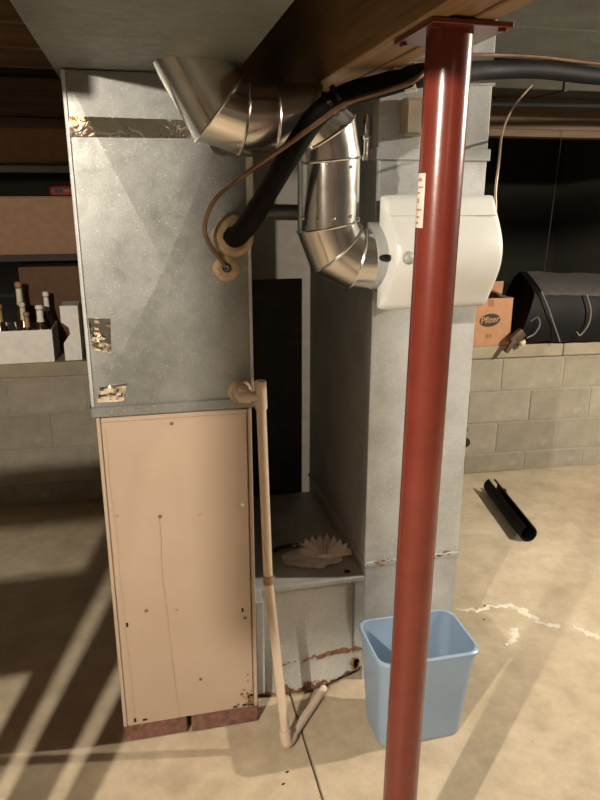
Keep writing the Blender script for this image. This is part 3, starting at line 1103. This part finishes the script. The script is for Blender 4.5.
def text_mesh(txt, size, loc, mat, parent, name, shear=0.0):
    cu = bpy.data.curves.new(name, 'FONT')
    cu.body = txt
    cu.size = size
    cu.align_x = 'CENTER'
    cu.align_y = 'CENTER'
    cu.extrude = .0003
    cu.shear = shear
    cu.offset = .0008
    to = bpy.data.objects.new(name, cu)
    col.objects.link(to)
    bpy.context.view_layer.update()
    me = bpy.data.meshes.new_from_object(to.evaluated_get(bpy.context.evaluated_depsgraph_get()))
    bpy.data.objects.remove(to)
    wl_ = WL(parent)
    me.transform(Matrix.Translation(Vector(loc) - wl_) @ Matrix.Rotation(R(90), 4, 'X') @ Matrix.Rotation(R(4), 4, 'Z'))
    me.materials.clear()
    me.materials.append(M[mat])
    o = bpy.data.objects.new(name, me)
    col.objects.link(o)
    o.parent = parent
    return o


text_mesh('Pfizer', .052, (cx, fy - .0012, cz + .002), 'carton', lg, 'lettering', .15)
m = MB()
for k in range(2):
    m.box(cx - .02 + k * .022, cx - .002 + k * .022, fy - .0007, fy - .0001, .86, .885)
m.build('small_print', 'print_faded', bx)
m = MB()
m.box(cx - .018, cx + .018, fy - .0007, fy - .0001, 1.045, 1.085)
m.build('small_print', 'print_faded', bx)

bag = thing('black_bag', (2.52, 3.66, LZ), 'black soft bag with grey top and loops lying on the ledge at right', 'bag')
rows = []
for i in range(17):
    u = i / 16
    xb = 2.103 + u * .95
    prof = [(3.515, .002), (3.470, .02), (3.452, .12), (3.468, .22), (3.490, .290 - .02 * u), (3.515, .318 - .02 * u),
            (3.62, .362 - .04 * u), (3.74, .405 - .05 * u), (3.775, .37 - .03 * u), (3.79, .2), (3.785, .02), (3.77, .002)]
    row = []
    for (yy, zz) in prof:
        x = xb + .15 * (zz / .4) * (1 - u) ** 2
        f = noise.noise((x * 9, yy * 9, zz * 9)) * .016 + noise.noise((x * 23, yy * 9, zz * 17)) * .006
        row.append(Vector((x, yy + wy(x) - wy(2.3) + .055 + f, LZ + max(.001, zz + f * .5))))
    rows.append(row)
bm_ = MB().rings(rows)
bm_.build('bag_body', 'black_cloth', bag, sharp=50)
tp = []
for i in range(15):
    u = (i + .6) / 16
    r_ = rows[i + 1]
    tp.append([r_[4] + Vector((0, -.004, .002)), r_[5] + Vector((0, 0, .006)), r_[6] + Vector((0, 0, .006)), r_[7] + Vector((0, 0, .006)), r_[7] + Vector((0, 0, -.003)), r_[6] + Vector((0, 0, -.004)), r_[5] + Vector((0, 0, -.004))])
MB().rings(tp).build('top_panel', 'grey_cloth', bag, sharp=50)
f0 = 3.498
MB().tube([(2.245, f0 + .03, 1.128), (2.275, f0, 1.05), (2.325, f0 - .016, .93), (2.375, f0 - .01, .835)], .0045, 8, 6).build('piping', 'cord_grey', bag)
MB().tube([(2.525, f0 + .005, 1.11), (2.545, f0 - .025, 1.02), (2.535, f0 - .035, .94), (2.49, f0 - .035, .875), (2.465, f0 - .03, .895)], .0045, 8, 6).build('loop', 'cord_grey', bag)
MB().tube([(2.19, f0 + .02, .96), (2.215, f0 - .005, .985), (2.225, f0 - .02, .945), (2.195, f0 - .025, .895), (2.15, f0 - .02, .87)], .0045, 8, 6).build('loop', 'cord_grey', bag)

bw = thing('brown_handle', (2.06, 3.53, LZ), 'small dark brown wooden handle poking over the ledge beside the carton', 'handle')
m = MB().box(-.05, .05, -.022, .022, -.03, .03, .012, Matrix.Translation((2.105, 3.515, LZ + .058)) @ Matrix.Rotation(R(-40), 4, 'Y'), 2)
m.build('grip', 'brown_wood', bw)
m = MB().box(-.045, .045, -.012, .012, -.014, .014, .008, Matrix.Translation((2.06, 3.500, LZ + .010)) @ Matrix.Rotation(R(-55), 4, 'Y'), 2)
m.v = [(x, yv, max(z, LZ + .0005) if yv > 3.56 else z) for x, yv, z in m.v]
m.build('blade', 'brown_wood', bw)
bl_ = MB().lathe((2.150, 3.525, LZ + .0005), (0, 0, 1), [(.002, 0), (.013, .003), (.019, .010), (.022, .022), (.019, .034), (.013, .041), (.002, .044)], 18).build('white_ball', 'cream')
tag(bl_, 'small cream ball resting on the ledge in front of the black bag', 'ball')

sp_ = thing('black_wall_fitting', (1.83, 3.58, .2), 'small black round fitting on the block wall just right of the tall duct', 'fitting')
MB().lathe((1.835, wy(1.83) + .002, .235), (0, -1, 0), [(.035, 0), (.035, .012), (.022, .016), (.022, .05), (.030, .052), (.030, .075)], 18).build('flange_body', 'black_plastic', sp_)
MB().lathe((1.83, wy(1.83) - .06, .265), (0, 0, 1), [(.010, -.02), (.010, .04), (.016, .042), (.016, .06)], 12).build('stem', 'black_plastic', sp_)

# ------------------------------------------------------------------ things on the ledge, left
CY = 3.60
case = thing('bottle_case', (-.62, CY, LZ + .012), 'long low white cardboard case full of dark bottles on the left ledge', 'box')
LZ2 = .8125
m = MB()
x0, x1, y0, y1, z0, z1 = -.82, -.478, 3.73, 4.00, LZ2, .985
case.location.z = LZ2
m.box(x0, x1, y0, y0 + .004, z0, z1)
m.box(x0, x1, y1 - .004, y1, z0, z1)
m.box(x0, x0 + .004, y0 + .004, y1 - .004, z0, z1)
m.box(x1 - .004, x1, y0 + .004, y1 - .004, z0, z1)
m.box(x0 + .004, x1 - .004, y0 + .004, y1 - .004, z0, z0 + .004)
m.build('case_walls', 'white_carton', case)


def bottle(x, yv, zt, lab, neck='bottle_label', cap='bottle_label', tilt=0, s=1.0, bz=None):
    b_ = thing('beer_bottle', (x, yv, (z0 + .0045) if bz is None else bz), lab, 'bottle', 'bottles in the white case')
    zb = z0 + .0045
    h = zt - zb
    k = h / .23
    b = Vector((x, yv, zb))
    MB().lathe(b, (0, 0, 1), [(.026 * s, 0), (.030 * s, .004), (.030 * s, .115 * k), (.027 * s, .135 * k), (.015 * s, .165 * k), (.0125 * s, .18 * k), (.0125 * s, .222 * k)], 18).build('glass', 'bottle_glass', b_)
    MB().lathe(b, (0, 0, 1), [(.0165 * s, .160 * k), (.0138 * s, .178 * k), (.0134 * s, .212 * k)], 18, False).build('neck_label', neck, b_)
    MB().lathe(b, (0, 0, 1), [(.0130 * s, .214 * k), (.0165 * s, .217 * k), (.0165 * s, .226 * k), (.013 * s, .232 * k)], 18).build('cap', cap, b_)
    return b_


bottle(-.735, 3.79, 1.115, 'dark bottle with gold neck foil, leftmost in the white case', 'gold_foil', 'gold_foil', s=1.15)
bottle(-.645, 3.90, 1.215, 'tallest dark bottle with pale tan neck in the white case', 'bottle_label', 'amber_label', s=1.1)
bottle(-.625, 3.83, 1.115, 'dark bottle with white neck label standing just before the tallest one', 'bottle_label', 'bottle_label')
bottle(-.602, 3.772, 1.072, 'short dark bottle with amber neck label at the front of the case', 'amber_label', 'amber_label')
bottle(-.535, 3.785, 1.105, 'dark bottle with broad white neck label second from the case\'s right end', 'white_carton', 'white_carton', s=1.25)
bottle(-.515, 3.93, 1.155, 'dark bottle with small white neck label at the right end of the case', 'white_carton', 'white_carton')

bc = thing('carrier_carton', (-.40, 3.80, LZ2), 'narrow upright white bottle carrier with a notched side right of the bottle case', 'box')
m = MB()
zt = 1.105
ya, yb = 3.74, 3.92
poly = [(-.425, LZ2), (-.352, LZ2), (-.352, zt), (-.428, zt), (-.428, zt - .085), (-.392, zt - .115), (-.388, zt - .15), (-.425, zt - .20)]
m.prism([(x, ya, z) for x, z in poly], (0, .02, 0))
m.build('front_panel', 'white_carton', bc)
box(-.352, -.338, ya + .002, yb, LZ2, zt - .002).build('side_panel', 'white_carton', bc)
box(-.425, -.353, ya + .0205, yb, zt - .012, zt - .001).build('top_panel', 'white_carton', bc)
box(-.425, -.353, ya + .0205, yb, LZ2, LZ2 + .01).build('bottom_panel', 'carton_inside', bc)

sf = thing('storage_shelf', (-.9, 4.05, .786), 'dark metal storage shelf behind the bottles left of the furnace', 'shelf')
for z in (1.345, 1.775):
    box(-1.9, -.05, 3.75, 4.25, z, z + .018, .002).build('shelf_board', 'dark_sheet', sf)
    box(-1.9, -.05, 3.738, 3.75, z - .008, z + .026, .002).build('front_rail', 'galvanised_dull' if z > 1.5 else 'dark_sheet', sf)
for x in (-1.88, -.07):
    for yv in (3.76, 4.24):
        box(x - .015, x + .015, yv - .012, yv + .012, .7855, 2.15).build('post', 'dark_sheet', sf)


def closed_carton(name, x0, x1, y0, y1, z0, z1, label, tape=True, mat='carton_brown'):
    c = thing(name, ((x0 + x1) / 2, (y0 + y1) / 2, z0), label, 'box')
    box(x0, x1, y0, y1, z0, z1 - .004, .003).build('box_body', mat, c)
    xm = (y0 + y1) / 2
    box(x0, x1, y0, xm - .001, z1 - .004, z1, .001).build('flap', mat, c)
    box(x0, x1, xm + .001, y1, z1 - .004, z1, .001).build('flap', mat, c)
    return c


closed_carton('cardboard_box', -1.25, -.18, 3.77, 4.20, 1.794, 2.085, 'wide brown cardboard box on the upper shelf left of the plenum')
closed_carton('cardboard_box', -1.30, -.20, 3.775, 4.18, 1.364, 1.655, 'wide brown cardboard box on the lower shelf above the bottles')
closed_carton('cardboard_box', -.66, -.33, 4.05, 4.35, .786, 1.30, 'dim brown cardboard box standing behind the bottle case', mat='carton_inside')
rd = thing('red_item', (-.40, 3.82, 1.6555), 'small dark red pouch lying on the lower brown box', 'pouch')
m = MB().box(-.43, -.27, 3.80, 3.86, 1.6555, 1.712, .018, None, 2)
m.v = [(x, yv, z + (.006 * noise.noise((x * 30, yv * 30, 1)) if z > 1.68 else 0)) for x, yv, z in m.v]
m.build('pouch_body', 'red_plastic', rd)
box(-.40, -.36, 3.797, 3.801, 1.672, 1.690, .001).build('patch', 'print_black', rd)

# unseen boards added left of the viewer to cut lamp light into stripes
rk = thing('slatted_blocker', (-.60, 1.0, 0), 'added unseen light-shaping partition of upright boards left of the furnace', 'blocker')
L1 = (-.98, -.28)
for ra, rb in ((.199, .232), (.262, .318), (.352, .388)):
    yy = .95
    xa, xb = L1[0] + (yy - L1[1]) * ra, L1[0] + (yy - L1[1]) * rb
    box(xa, xb, yy - .019, yy + .019, 0, 1.959, .002).build('blocker_upright', 'post_wood', rk)
box(-1.40, -.735, .93, .97, 1.075, 1.27, .002).build('blocker_cross_board', 'post_wood', rk)
box(-1.40, -.735, .93, .97, 1.40, 1.50, .002).build('blocker_cross_board', 'post_wood', rk)
box(-1.40, -.46, .93, .97, 1.96, 2.177, .002).build('blocker_top_board', 'post_wood', rk)

hb = thing('light_block_board', (-.70, .128, 1.733), 'short wooden board added unseen left of the viewer to block lamp light', 'board')  # added out of view to keep lamp light off the return duct side
box(L1[0] + .408 * .565, L1[0] + .408 * .755, .1175, .139, 1.733, 2.30, .002).build('board', 'post_wood', hb)
